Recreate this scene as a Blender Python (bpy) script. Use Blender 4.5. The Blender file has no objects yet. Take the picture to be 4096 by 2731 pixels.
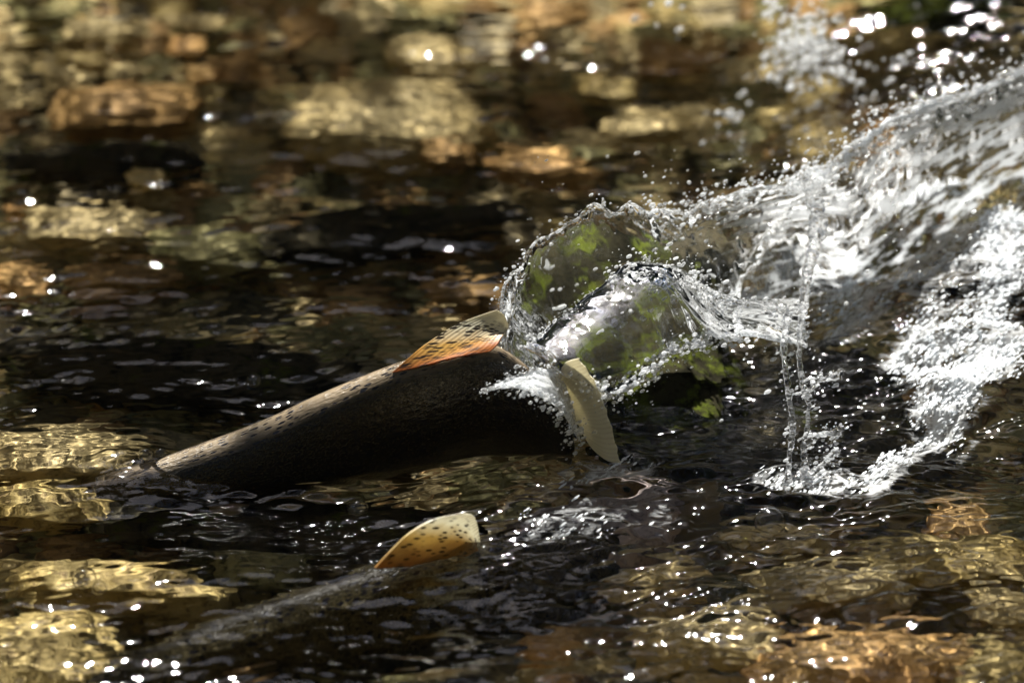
import bpy, math, random
import numpy as np
from mathutils import Vector, noise as mnoise

S = bpy.context.scene
COL = S.collection
R = math.radians

# ------------------------------------------------------------------ camera, sky, sun, exposure
PITCH, DIST, LENS, SENSOR = R(30), 8.0, 192.0, 36.0
CAM = Vector((0, -DIST * math.cos(PITCH), DIST * math.sin(PITCH)))
FWD = (-CAM).normalized()
RIGHT = Vector((1, 0, 0))
UP = RIGHT.cross(FWD)
cam = bpy.data.objects.new('camera', bpy.data.cameras.new('camera'))
COL.objects.link(cam)
S.camera = cam
cam.location = CAM
cam.rotation_euler = FWD.to_track_quat('-Z', 'Y').to_euler()
cam.data.lens = LENS
cam.data.sensor_width = SENSOR
cam.data.clip_end = 500
cam.data.dof.use_dof = True
cam.data.dof.focus_distance = DIST - 0.33
cam.data.dof.aperture_fstop = 1.9

SUN_EL, SUN_AZ = R(61), R(-18)            # azimuth from +Y (behind the fish), towards +X
SUN = Vector((math.cos(SUN_EL) * math.sin(SUN_AZ), math.cos(SUN_EL) * math.cos(SUN_AZ), math.sin(SUN_EL)))
world = bpy.data.worlds.new('World')
S.world = world
world.use_nodes = True
wt = world.node_tree
sky = wt.nodes.new('ShaderNodeTexSky')
sky.sky_type = 'NISHITA'
sky.sun_disc = False
sky.sun_elevation = SUN_EL
sky.sun_rotation = SUN_AZ
wt.links.new(sky.outputs[0], wt.nodes['Background'].inputs[0])
wt.nodes['Background'].inputs[1].default_value = 0.05
sl = bpy.data.lights.new('sun', 'SUN')
sl.energy = 5.0
sl.angle = R(0.5)
sl.color = (1, 0.965, 0.89)
sl.cycles.is_caustics_light = True       # sunlight is refracted through the water onto the bed
sun = bpy.data.objects.new('sun', sl)
COL.objects.link(sun)
sun.location = SUN * 20
sun.rotation_euler = (-SUN).to_track_quat('-Z', 'Y').to_euler()
S.view_settings.view_transform = 'Standard'
S.view_settings.look = 'None'
S.view_settings.gamma = 1
S.view_settings.exposure = 2.0
S.cycles.max_bounces = 12
S.cycles.transmission_bounces = 10
S.cycles.transparent_max_bounces = 8
S.cycles.blur_glossy = 0.0
S.cycles.sample_clamp_indirect = 60
S.cycles.use_denoising = True

# ------------------------------------------------------------------ helpers
rng = np.random.RandomState(7)
random.seed(7)
K = SENSOR / LENS / 4096


def ray(px, py):
    return (FWD + RIGHT * ((px - 2048) * K) - UP * ((py - 1365.5) * K))


def PZ(px, py, z=0.0):                   # where the sight line through a photo pixel meets a level
    d = ray(px, py)
    return CAM + d * ((z - CAM.z) / d.z)


def PY(px, py, y):                       # ... or an upright plane
    d = ray(px, py)
    return CAM + d * ((y - CAM.y) / d.y)


def PW(px, py, depth):                   # a point under the water, sight line bent at the surface
    p = PZ(px, py)
    d = ray(px, py).normalized()
    h = Vector((d.x, d.y, 0)) / 1.333
    dz = -math.sqrt(1 - h.length_squared)
    return p + (h / -dz + Vector((0, 0, -1))) * depth


def vnoise(x, y, seed=0):
    xi = np.floor(x).astype(np.int64)
    yi = np.floor(y).astype(np.int64)
    fx, fy = x - xi, y - yi
    fx, fy = fx * fx * (3 - 2 * fx), fy * fy * (3 - 2 * fy)

    def h(a, b):
        n = (a * 374761393 + b * 668265263 + seed * 2147483647 // 7) & 0x7fffffff
        n = ((n ^ (n >> 13)) * 1274126177) & 0x7fffffff
        return ((n ^ (n >> 16)) & 0xffff) / 65535.0
    a, b, c, d = h(xi, yi), h(xi + 1, yi), h(xi, yi + 1), h(xi + 1, yi + 1)
    return (a * (1 - fx) + b * fx) * (1 - fy) + (c * (1 - fx) + d * fx) * fy


def fbm(x, y, seed=0, o=4):
    t, a, s = 0, .5, 0
    for k in range(o):
        t = t + a * vnoise(x * 2 ** k + 17.3 * k, y * 2 ** k - 9.1 * k, seed + k)
        s += a
        a *= .55
    return t / s


def sstep(a, b, x):
    t = np.clip((x - a) / (b - a), 0, 1)
    return t * t * (3 - 2 * t)


def link(name, v, f, mat=None, parent=None, smooth=True, uv=None, attr=None):
    m = bpy.data.meshes.new(name)
    v = np.asarray(v, dtype=np.float32)
    if isinstance(f, np.ndarray):
        n, k = f.shape
        m.vertices.add(len(v))
        m.vertices.foreach_set('co', v.ravel())
        m.loops.add(n * k)
        m.loops.foreach_set('vertex_index', f.ravel().astype(np.int32))
        m.polygons.add(n)
        m.polygons.foreach_set('loop_start', (np.arange(n) * k).astype(np.int32))
        m.update(calc_edges=True)
    else:
        m.from_pydata(v.tolist(), [], f)
    if smooth:
        m.shade_smooth()
    if uv is not None:
        lay = m.uv_layers.new(name='UVMap')
        idx = np.empty(len(m.loops), np.int32)
        m.loops.foreach_get('vertex_index', idx)
        lay.data.foreach_set('uv', np.asarray(uv, np.float32)[idx].ravel())
    for an, av in (attr or {}).items():
        at = m.attributes.new(an, 'FLOAT', 'POINT')
        at.data.foreach_set('value', np.asarray(av, np.float32))
    m.validate()
    o = bpy.data.objects.new(name, m)
    COL.objects.link(o)
    if mat:
        m.materials.append(mat)
    if parent:
        o.parent = parent
    o.cycles.is_caustics_receiver = True
    return o


def tag(o, label=None, cat=None, group=None, kind=None):
    for k, v in (('label', label), ('category', cat), ('group', group), ('kind', kind)):
        if v:
            o[k] = v
    return o


def quads(n, m):
    i = np.arange(n * m).reshape(n, m)
    return np.stack([i[:-1, :-1], i[:-1, 1:], i[1:, 1:], i[1:, :-1]], -1).reshape(-1, 4)


def crom(P, n):                          # resample a polyline smoothly
    P = np.asarray(P, float)
    k = len(P)
    t = np.linspace(0, k - 1 - 1e-9, n)
    i = t.astype(int)
    f = (t - i).reshape((-1,) + (1,) * (P.ndim - 1))
    g = lambda j: P[np.clip(j, 0, k - 1)]
    a, b, c, d = g(i - 1), g(i), g(i + 1), g(i + 2)
    return .5 * (2 * b + (c - a) * f + (2 * a - 5 * b + 4 * c - d) * f ** 2 + (3 * b - a - 3 * c + d) * f ** 3)


# ------------------------------------------------------------------ material helpers
def new_mat(name):
    m = bpy.data.materials.new(name)
    m.use_nodes = True
    t = m.node_tree
    return m, t, t.nodes['Principled BSDF'], t.nodes['Material Output']


def nd(t, typ, ins=None, **kw):
    n = t.nodes.new(typ)
    for k, v in kw.items():
        setattr(n, k, v)
    for k, v in (ins or {}).items():
        if hasattr(v, 'is_output'):
            t.links.new(v, n.inputs[k])
        else:
            n.inputs[k].default_value = v
    return n


def ramp(t, fac, stops):
    n = t.nodes.new('ShaderNodeValToRGB')
    t.links.new(fac, n.inputs[0])
    e = n.color_ramp.elements
    while len(e) < len(stops):
        e.new(.5)
    for el, (p, c) in zip(e, stops):
        el.position = p
        el.color = (*c, 1) if len(c) == 3 else c
    return n.outputs[0]


def mix(t, fac, a, b, blend='MIX'):
    n = t.nodes.new('ShaderNodeMix')
    n.data_type = 'RGBA'
    n.blend_type = blend
    for sock, v in ((n.inputs[0], fac), (n.inputs[6], a), (n.inputs[7], b)):
        if hasattr(v, 'is_output'):
            t.links.new(v, sock)
        else:
            sock.default_value = (*v, 1) if isinstance(v, tuple) and len(v) == 3 else v
    return n.outputs[2]


def stone_mat(name, c1, c2, dark, scale=9.0, moss=0.0):
    m, t, p, out = new_mat(name)
    tc = nd(t, 'ShaderNodeTexCoord')
    obi = nd(t, 'ShaderNodeObjectInfo')
    off = nd(t, 'ShaderNodeVectorMath', {0: tc.outputs['Object'], 1: obi.outputs['Location']}, operation='ADD')
    n1 = nd(t, 'ShaderNodeTexNoise', {'Vector': off.outputs[0], 'Scale': scale, 'Detail': 6.0, 'Roughness': .65})
    n2 = nd(t, 'ShaderNodeTexNoise', {'Vector': off.outputs[0], 'Scale': scale * 6, 'Detail': 5.0, 'Roughness': .7})
    v = nd(t, 'ShaderNodeTexVoronoi', {'Vector': off.outputs[0], 'Scale': scale * 9})
    c = mix(t, ramp(t, n1.outputs[0], [(.35, (0, 0, 0)), (.65, (1, 1, 1))]), c1, c2)
    c = mix(t, ramp(t, n2.outputs[0], [(.5, (0, 0, 0)), (.66, (1, 1, 1))]), c, dark)
    c = mix(t, ramp(t, v.outputs['Distance'], [(.1, (.45, .45, .45)), (.3, (0, 0, 0))]), c, dark)
    if moss:
        n3 = nd(t, 'ShaderNodeTexNoise', {'Vector': off.outputs[0], 'Scale': scale * 2.2, 'Detail': 8.0, 'Roughness': .75})
        c = mix(t, ramp(t, n3.outputs[0], [(.62 - moss * .3, (0, 0, 0)), (.72 - moss * .3, (1, 1, 1))]), c,
                mix(t, n2.outputs[0], (.008, .018, .002), (.075, .085, .012)))
    t.links.new(c, p.inputs['Base Color'])
    p.inputs['Roughness'].default_value = .55
    p.inputs['Specular IOR Level'].default_value = .02 if moss else .15
    if moss:
        p.inputs['Roughness'].default_value = .95
    b = nd(t, 'ShaderNodeBump', {'Height': n2.outputs[0], 'Strength': .6, 'Distance': .006})
    t.links.new(b.outputs[0], p.inputs['Normal'])
    return m


# water: clear glass of index 1.333; where air is beaten into it, white froth in fine flecks
def water_mat(name, froth, rough=0.0, white=(1.0, 1.3)):
    m, t, p, out = new_mat(name)
    t.nodes.remove(p)
    rf = nd(t, 'ShaderNodeBsdfRefraction', {'Color': (1, 1, 1, 1), 'Roughness': rough, 'IOR': 1.333})
    gl = nd(t, 'ShaderNodeBsdfGlossy', {'Color': (1, 1, 1, 1), 'Roughness': .035})
    g = nd(t, 'ShaderNodeMixShader', {0: nd(t, 'ShaderNodeFresnel', {'IOR': 1.333}).outputs[0], 1: rf.outputs[0], 2: gl.outputs[0]})
    if not froth:
        t.links.new(g.outputs[0], out.inputs[0])
        return m
    tc = nd(t, 'ShaderNodeTexCoord')
    mp = nd(t, 'ShaderNodeMapping', {'Vector': tc.outputs['Object'], 'Scale': (.3, 1, 1), 'Rotation': (0, 0, -.8)})
    a = nd(t, 'ShaderNodeAttribute', attribute_name='froth')
    n1 = nd(t, 'ShaderNodeTexNoise', {'Vector': mp.outputs[0], 'Scale': 90.0, 'Detail': 4.0, 'Roughness': .7, 'Distortion': 1.2})
    ad = nd(t, 'ShaderNodeMath', {0: a.outputs['Fac'], 1: n1.outputs[0]}, operation='ADD')
    f = nd(t, 'ShaderNodeMapRange', {'Value': ad.outputs[0], 'From Min': white[0], 'From Max': white[1], 'To Max': .9})
    d = nd(t, 'ShaderNodeBsdfDiffuse', {'Color': (.9, .92, .94, 1)})
    tr = nd(t, 'ShaderNodeBsdfTranslucent', {'Color': (.9, .92, .94, 1)})
    dm = nd(t, 'ShaderNodeMixShader', {0: .7, 1: d.outputs[0], 2: tr.outputs[0]})
    s = nd(t, 'ShaderNodeMixShader', {0: f.outputs[0], 1: g.outputs[0], 2: dm.outputs[0]})
    t.links.new(s.outputs[0], out.inputs[0])
    return m


WATER = water_mat('water', True)
SPLASH = water_mat('thrown_water', True, .05, (.88, 1.2))


def foam_mat():
    m, t, p, out = new_mat('white_foam')
    p.inputs['Base Color'].default_value = (.86, .88, .9, 1)
    p.inputs['Roughness'].default_value = .25
    tr = nd(t, 'ShaderNodeBsdfTranslucent', {'Color': (.86, .88, .9, 1)})
    s = nd(t, 'ShaderNodeMixShader', {0: .65, 1: p.outputs[0], 2: tr.outputs[0]})
    t.links.new(s.outputs[0], out.inputs[0])
    return m


FOAM = foam_mat()

# ------------------------------------------------------------------ where the water is broken (photo pixels -> plan)
SEGS = [  # x0 y0 x1 y1 width strength
    (3520, 1960, 3800, 1620, 70, .8), (3750, 1700, 3980, 1450, 110, 1.0), (3960, 1480, 4010, 1150, 110, 1.0),
    (4010, 1200, 4110, 1000, 90, .6), (3850, 1450, 4096, 1560, 60, .5), (3650, 1250, 3950, 1150, 120, .5),
    (3480, 850, 3720, 720, 80, .65), (3650, 800, 3760, 650, 90, .7), (3700, 740, 3980, 520, 100, .35),
    (3850, 350, 4096, 290, 90, .3), (3050, 1960, 3380, 1990, 60, .7), (2200, 1990, 2560, 1930, 80, .62), (2080, 2120, 2480, 2080, 60, .5), (2150, 2190, 2620, 2110, 70, .6), (2060, 2260, 2260, 2200, 45, .45),
    (2480, 1580, 2800, 1430, 50, .45), (2800, 1380, 3300, 1300, 80, .35), (2850, 1080, 3050, 1120, 70, .5),
    (2000, 1960, 2300, 2020, 60, .25), (3300, 1900, 3500, 1990, 60, .4), (2000, 2150, 2060, 2300, 30, .25),
    (3200, 720, 3330, 950, 60, .45), (3400, 1050, 3700, 950, 120, .35), (2330, 1750, 2420, 1880, 60, .5), (3350, 1330, 3800, 1180, 130, .75), (3350, 1050, 3750, 720, 150, .6), (3750, 1000, 4050, 700, 150, .7), (3650, 1500, 4096, 1250, 130, .8),
    (3600, 1500, 3700, 1350, 100, .45), (3850, 1800, 4096, 1650, 60, .35), (3600, 620, 3950, 400, 110, .4)]


def segfield(x, y, segs, grow=1.0):
    tot = np.zeros_like(x)
    for x0, y0, x1, y1, w, s in segs:
        a, b = PZ(x0, y0), PZ(x1, y1)
        dx, dy = b.x - a.x, b.y - a.y
        t = np.clip(((x - a.x) * dx + (y - a.y) * dy) / (dx * dx + dy * dy), 0, 1)
        ww = w * .000366 * grow
        d2 = ((x - a.x - t * dx) / ww) ** 2 + ((y - a.y - t * dy) / (ww * 1.9)) ** 2
        tot = np.maximum(tot, s * np.exp(-d2 * .7))
    return tot


WAVES = []
wr = np.random.RandomState(11)
for k in range(150):
    lam = math.exp(math.log(.0125) + (math.log(.32) - math.log(.0125)) * wr.rand() ** 1.35)
    th = wr.normal(math.pi / 2 + .12, .62)
    WAVES.append((lam, th, wr.uniform(0, 6.28)))


TSEGS = [(430, 1880, 640, 1960, 55, .42), (640, 1930, 1000, 1950, 60, .3), (900, 1960, 1900, 1920, 70, .22), (2050, 2050, 2750, 2000, 150, .5), (2050, 2250, 2500, 2450, 150, .32),
         (2300, 2650, 2850, 2480, 120, .25), (1950, 2180, 2050, 2350, 70, .4), (2700, 1700, 3500, 1700, 220, .35)]


def base_height(x, y):                   # the slow shape of the stream: the lip at right, swells over the fish
    z = .09 * sstep(.3, .85, x) * sstep(-.35, .5, y)
    for px, py, w, h in ((450, 1850, .12, .018), (560, 1905, .05, .006), (950, 2500, .16, .012), (1700, 2250, .13, .012), (400, 2400, .2, .008),
                         (2150, 2000, .12, .022), (2500, 1980, .16, .02), (3500, 2150, .25, .012), (1100, 500, .3, .012),
                         (3300, 2400, .3, .01), (3900, 1300, .2, .05), (3600, 800, .2, .04)):
        c = PZ(px, py)
        z = z + h * np.exp(-(((x - c.x) / w) ** 2 + ((y - c.y) / w) ** 2))
    return z


def height(x, y):
    turb = np.maximum(segfield(x, y, SEGS, 1.7), segfield(x, y, TSEGS, 1.0))
    patch = .45 + 1.1 * fbm(x * 3.1 + 5, y * 2.2, 3, 3)
    fade = sstep(3.0, 1.2, np.abs(x)) * sstep(3.2, 1.7, np.abs(y))
    wx = x + .03 * (fbm(x * 6, y * 6, 21, 2) - .5)
    wy = y + .03 * (fbm(x * 6, y * 6, 31, 2) - .5)
    long_, short = np.zeros_like(x), np.zeros_like(x)
    c = math.sqrt(2 / len(WAVES))
    for lam, th, ph in WAVES:
        k = 2 * math.pi / lam
        w = c / k * np.sin(k * (wx * math.cos(th) * .62 + wy * math.sin(th)) + ph)
        if lam > .06:
            long_ += w
        else:
            short += w
    right = sstep(-.1, .35, x) * sstep(.75, -.3, y + 0 * x)
    a_long = .16 + .06 * right + .5 * turb
    a_short = .235 - .02 * sstep(.3, -.2, x) * sstep(-.1, .3, y) - .05 * sstep(.35, .6, y) + .17 * right + .5 * turb
    for px, py, rx, ry, k in ((1350, 2470, .24, .11, .5), (280, 2500, .3, .25, .3), (450, 450, .35, .4, .2), (300, 1850, .2, .15, .2)):
        c = PZ(px, py)
        patch = patch * (1 - k * np.exp(-((x - c.x) / rx) ** 2 - ((y - c.y) / ry) ** 2))
    return base_height(x, y) + fade * patch * (a_long * long_ + a_short * short), turb


def axis(lo, hi, step, far):
    core = np.arange(lo, hi, step)
    out, d, p = [], step, 0
    while p < far:
        d *= 1.25
        p += d
        out.append(p)
    out = np.array(out)
    return np.concatenate([(lo - out)[::-1], core, hi + out])


# ------------------------------------------------------------------ the setting: bed, water, bank
def bed_mat():
    m, t, p, out = new_mat('stream_bed')
    tc = nd(t, 'ShaderNodeTexCoord')
    n1 = nd(t, 'ShaderNodeTexNoise', {'Vector': tc.outputs['Object'], 'Scale': 5.0, 'Detail': 6.0, 'Roughness': .65})
    n2 = nd(t, 'ShaderNodeTexNoise', {'Vector': tc.outputs['Object'], 'Scale': 45.0, 'Detail': 5.0, 'Roughness': .7})
    v = nd(t, 'ShaderNodeTexVoronoi', {'Vector': tc.outputs['Object'], 'Scale': 28.0})
    c = mix(t, ramp(t, n1.outputs[0], [(.38, (0, 0, 0)), (.62, (1, 1, 1))]), (.07, .055, .024), (.32, .245, .1))
    c = mix(t, ramp(t, n2.outputs[0], [(.5, (0, 0, 0)), (.68, (1, 1, 1))]), c, (.02, .018, .01))
    c = mix(t, ramp(t, v.outputs['Distance'], [(.12, (.6, .6, .6)), (.32, (0, 0, 0))]), c, (.37, .29, .12))
    t.links.new(c, p.inputs['Base Color'])
    p.inputs['Roughness'].default_value = .7
    return m


ax, ay = axis(-1.6, 1.6, .02, 7), axis(-1.6, 1.9, .02, 8)
X, Y = np.meshgrid(ax, ay)
Z = -.28 + .06 * (fbm(X * 3, Y * 3, 40, 4) - .5) + .03 * (fbm(X * 12, Y * 12, 50, 3) - .5)
edge = np.maximum(np.abs(X) - 6.5, 0) + np.maximum(Y - 4.5, 0)
bed = link('stream_bed', np.stack([X, Y, Z], -1).reshape(-1, 3), quads(*X.shape), bed_mat())
tag(bed, kind='structure')

ax, ay = axis(-.86, .86, .0026, 6.5), axis(-1.2, 1.3, .0031, 7)
X, Y = np.meshgrid(ax, ay)
Z, T = height(X, Y)
froth = segfield(X, Y, SEGS, 1.0)
froth = segfield(X, Y, SEGS, 1.3) * (.25 + 1.2 * fbm((X * .66 + Y * .75) * 9, (Y * .66 - X * .75) * 40, 60, 4))
water = link('water', np.stack([X, Y, Z], -1).reshape(-1, 3), quads(*X.shape), WATER, attr={'froth': froth.ravel()})
water.cycles.is_caustics_caster = True
tag(water, kind='structure')

m, t, p, out = new_mat('bank_growth')
tc = nd(t, 'ShaderNodeTexCoord')
n1 = nd(t, 'ShaderNodeTexNoise', {'Vector': tc.outputs['Object'], 'Scale': 1.4, 'Detail': 8.0, 'Roughness': .7})
t.links.new(ramp(t, n1.outputs[0], [(.3, (.003, .004, .002)), (.55, (.012, .014, .006)), (.75, (.03, .03, .012))]), p.inputs['Base Color'])
p.inputs['Roughness'].default_value = .9
ba, by = np.meshgrid(np.linspace(0, 2 * math.pi, 260), np.linspace(0, 1, 70))
rad = 8.2 + .5 * np.sin(ba * 9) + by * 17
rad = rad * np.where(np.sin(ba) > 0, 1 - .45 * np.sin(ba) ** 2, 1 + .08 * np.sin(ba) ** 2)
bx, yy = rad * np.cos(ba), rad * np.sin(ba)
zz = -.5 + 16 * sstep(0, 1, by ** .75) * (.75 + .5 * fbm(bx * .25, yy * .25, 70, 4)) + 1.4 * fbm(bx * 1.1, yy * 1.1, 71, 4) * np.minimum(by * 12, 1)
bank = link('bank', np.stack([bx, yy, zz], -1).reshape(-1, 3), quads(*bx.shape), m)
tag(bank, kind='structure')

# ------------------------------------------------------------------ stones
GOLD = stone_mat('golden_stone', (.25, .18, .06), (.37, .29, .12), (.09, .06, .025))
TAN = stone_mat('tan_stone', (.35, .265, .115), (.5, .4, .2), (.1, .075, .035))
ORANGE = stone_mat('orange_stone', (.33, .18, .062), (.46, .3, .12), (.1, .055, .02))
BROWN = stone_mat('brown_stone', (.2, .12, .045), (.34, .21, .08), (.05, .03, .012))
OLIVE = stone_mat('olive_stone', (.12, .11, .045), (.26, .23, .1), (.03, .03, .012))
GREY = stone_mat('pinkish_grey_stone', (.19, .155, .145), (.33, .27, .25), (.04, .034, .03))
MOSS = stone_mat('mossy_stone', (.006, .006, .004), (.02, .018, .01), (.003, .003, .002), 7.0, .45)
DARK = stone_mat('dark_and_shade_stone', (.02, .018, .012), (.05, .042, .025), (.006, .006, .005), 7.0, .2)  # dark rock colour, used as well for the flat shapes added as shade


def stone_mesh(seed, r, lump=.22, sub=4):
    import bmesh
    bm = bmesh.new()
    bmesh.ops.create_icosphere(bm, subdivisions=sub, radius=1)
    o = Vector((seed * 7.13, seed * 3.7, -seed * 5.1))
    for v in bm.verts:
        n = v.co.normalized()
        d = mnoise.noise(n * 1.1 + o) * 1.1 + mnoise.noise(n * 2.5 + o) * .5 + mnoise.noise(n * 6 + o) * .18 + mnoise.noise(n * 14 + o) * .07
        c = Vector([math.copysign(abs(a) ** .82, a) for a in n])
        c = c * (1 + lump * d)
        v.co = Vector((c.x * r[0], c.y * r[1], c.z * r[2]))
    me = bpy.data.meshes.new('stone')
    bm.to_mesh(me)
    bm.free()
    me.shade_smooth()
    return me


NS = 0


def stone(name, px, py, rx, ry, depth, mat, label, cat='stone', group='stones on the stream bed', hh=None, rot=None, lump=.22):
    """px, py: where it shows; rx, ry: its half size there; depth: of its top under the water (negative: stands out)"""
    global NS
    NS += 1
    wx = rx * .000366
    wy = ry * .000366 / .62
    wz = hh or min(.5 * (wx + wy) * .62, .13)
    depth = depth + .06 if depth >= 0 else depth
    c = PW(px, py, depth) if depth >= 0 else PZ(px, py, -depth)
    me = stone_mesh(NS, (wx, wy, wz), lump)
    o = bpy.data.objects.new(name, me)
    COL.objects.link(o)
    me.materials.append(mat)
    o.location = (c.x, c.y, c.z - wz * .8)
    o.rotation_euler = (R(20) if mat is MOSS else 0, 0, rot if rot is not None else random.uniform(-.25, .25))
    o.cycles.is_caustics_receiver = True
    tag(o, label, cat, group)
    return o


ST = [
    (505, 400, 340, 120, .05, BROWN, 'broad brown boulder under water at the upper left, below small orange stones', 'boulder'),
    (745, 180, 95, 45, .05, ORANGE, 'bright orange stone, roundest and brightest one at the upper left', 'stone'),
    (830, 285, 95, 40, .06, ORANGE, 'flat orange stone just right of the broad brown boulder', 'stone'),
    (430, 110, 200, 55, .08, TAN, 'long tan stone under water along the top left edge', 'stone'),
    (170, 50, 150, 50, .08, OLIVE, 'olive stone under water in the top left corner', 'stone'),
    (760, 70, 160, 50, .09, TAN, 'pale tan stone at the top, right of the long tan one', 'stone'),
    (330, 230, 120, 40, .06, GOLD, 'small golden stone touching the upper left side of the brown boulder', 'stone'),
    (1560, 440, 430, 210, .04, TAN, 'largest pale yellow boulder under water at upper centre', 'boulder'),
    (1720, 200, 190, 90, .06, TAN, 'pale stone leaning behind the largest yellow boulder', 'stone'),
    (1790, 600, 110, 50, .06, BROWN, 'reddish brown stone at the lower right of the largest yellow boulder', 'stone'),
    (1260, 530, 120, 55, .06, TAN, 'cream stone at the lower left corner of the largest yellow boulder', 'stone'),
    (2150, 640, 230, 70, .06, ORANGE, 'orange tan stone under water, right of the largest yellow boulder', 'stone'),
    (2360, 610, 80, 38, .05, OLIVE, 'small grey green stone resting against the orange tan one', 'stone'),
    (2600, 480, 200, 75, .06, TAN, 'pale yellow green stone under ripples left of the golden cracked stone', 'stone'),
    (2420, 330, 150, 65, .08, GOLD, 'golden stone under water at the top, right of centre', 'stone'),
    (2700, 210, 190, 80, .08, BROWN, 'brown orange stone at the top just left of the blurred droplets', 'stone'),
    (2720, 80, 110, 45, .08, GOLD, 'small golden stone on the top edge behind the brown orange one', 'stone'),
    (3300, 385, 130, 85, .04, GOLD, 'golden cracked stone under the blurred droplets at upper right', 'stone'),
    (3130, 470, 110, 55, .05, GOLD, 'smaller golden stone touching the left of the cracked stone', 'stone'),
    (3500, 190, 330, 90, .05, GOLD, 'wide golden brown stone at upper right in front of the mossy rock', 'stone'),
    (3780, 70, 380, 110, .02, MOSS, 'green mossy rock in the top right corner', 'rock'),
    (3600, 600, 110, 150, .03, ORANGE, 'reddish stone under the splashing water at right', 'stone'),
    (3350, 620, 120, 130, .04, GOLD, 'golden stone under the splash left of the reddish one', 'stone'),
    (350, 870, 340, 100, .06, TAN, 'long pale stone under water at the left, a little above mid height', 'stone'),
    (90, 1110, 130, 70, .06, ORANGE, 'reddish orange stone at the left edge of the picture', 'stone'),
    (60, 830, 50, 40, .05, ORANGE, 'small round orange stone near the left edge beside the long pale one', 'stone'),
    (830, 960, 250, 110, .07, OLIVE, 'olive stone under water left of centre', 'stone'),
    (480, 1090, 220, 80, .08, BROWN, 'brown stone between the olive stone and the left edge', 'stone'),
    (590, 705, 80, 30, .05, TAN, 'small pale stone alone in the dark water at upper left', 'stone'),
    (1880, 1140, 190, 80, .06, BROWN, 'brown tan stone under water just above the orange dorsal fin', 'stone'),
    (200, 1790, 330, 110, .05, TAN, 'wide tan stone under water in front of the leaping fish', 'stone'),
    (200, 1990, 230, 90, .06, GOLD, 'golden stone under water at the left, below the wide tan one', 'stone'),
    (190, 2590, 310, 190, .04, GOLD, 'big golden boulder in the bottom left corner', 'boulder'),
    (500, 2330, 450, 75, .05, GOLD, 'long low golden stone just above the bottom left boulder', 'stone'),
    (1050, 2260, 190, 70, .07, OLIVE, 'olive gold stone between the two fish at left', 'stone'),
    (900, 2720, 240, 60, .1, BROWN, 'brown stone on the bottom edge right of the golden boulder', 'stone'),
    (3450, 2610, 450, 160, .04, ORANGE, 'largest orange tan boulder at the bottom right', 'boulder'),
    (4000, 2650, 150, 120, .04, GOLD, 'yellow boulder in the bottom right corner', 'boulder'),
    (3300, 2310, 310, 90, .05, TAN, 'pale tan stone above the orange boulder at lower right', 'stone'),
    (3760, 2200, 350, 110, .05, GOLD, 'golden stone under water by the right edge', 'stone'),
    (3820, 2070, 130, 60, .04, ORANGE, 'small orange stone by the right edge below the white water', 'stone'),
    (2820, 2510, 300, 120, .05, TAN, 'broad tan boulder left of the orange boulder at lower right', 'boulder'),
    (2620, 2260, 190, 80, .05, TAN, 'tan stone under water below the pinkish grey rock', 'stone'),
    (3100, 2110, 240, 70, .06, TAN, 'tan stone under water below the jets of water', 'stone'),
    (2200, 2560, 110, 80, .07, ORANGE, 'dark orange stone right of the submerged fish', 'stone'),
    (4020, 2400, 150, 80, .05, TAN, 'tan stone on the right edge above the yellow boulder', 'stone'),
    (2430, 2030, 330, 120, .006, GREY, 'pinkish grey wet rock breaking the surface behind the spotted fin', 'rock'),
    (2530, 1330, 430, 360, -.05, MOSS, 'green mossy rock behind the clear sheet of water', 'rock'),
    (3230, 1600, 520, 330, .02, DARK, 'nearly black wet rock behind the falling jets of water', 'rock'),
    (1150, 2080, 780, 120, .05, DARK, 'long black flat shape added as shade under water between the two salmon', 'shade_stone'),  # this and the next flat stones are added to deepen the shade
    (1600, 880, 560, 110, .06, DARK, 'black flat shape added as shade under the dark water above the dorsal fin', 'shade_stone'),
    (700, 1430, 800, 150, .06, DARK, 'widest black flat shape added as shade under water, behind the head of the leaping fish', 'shade_stone'),
    (420, 620, 460, 90, .06, DARK, 'black flat shape added as shade under water below the broad brown boulder', 'shade_stone'),
    (1500, 2560, 560, 120, .16, DARK, 'black flat shape added as shade under the belly of the submerged salmon', 'shade_stone'),
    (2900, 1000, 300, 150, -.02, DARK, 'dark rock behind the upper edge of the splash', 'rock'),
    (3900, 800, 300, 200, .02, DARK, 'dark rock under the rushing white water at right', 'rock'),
]
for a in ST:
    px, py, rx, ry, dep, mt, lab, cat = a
    stone('dark_and_shade_stone' if cat == 'shade_stone' else 'boulder' if cat == 'boulder' else ('rock' if cat == 'rock' else 'stone'), px, py, rx, ry, dep, mt, lab, 'stone' if cat == 'shade_stone' else cat,
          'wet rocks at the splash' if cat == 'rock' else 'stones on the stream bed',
          .085 if cat == 'rock' else .05 if cat == 'shade_stone' else None, lump=.34 if cat == 'rock' else .22)

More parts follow.
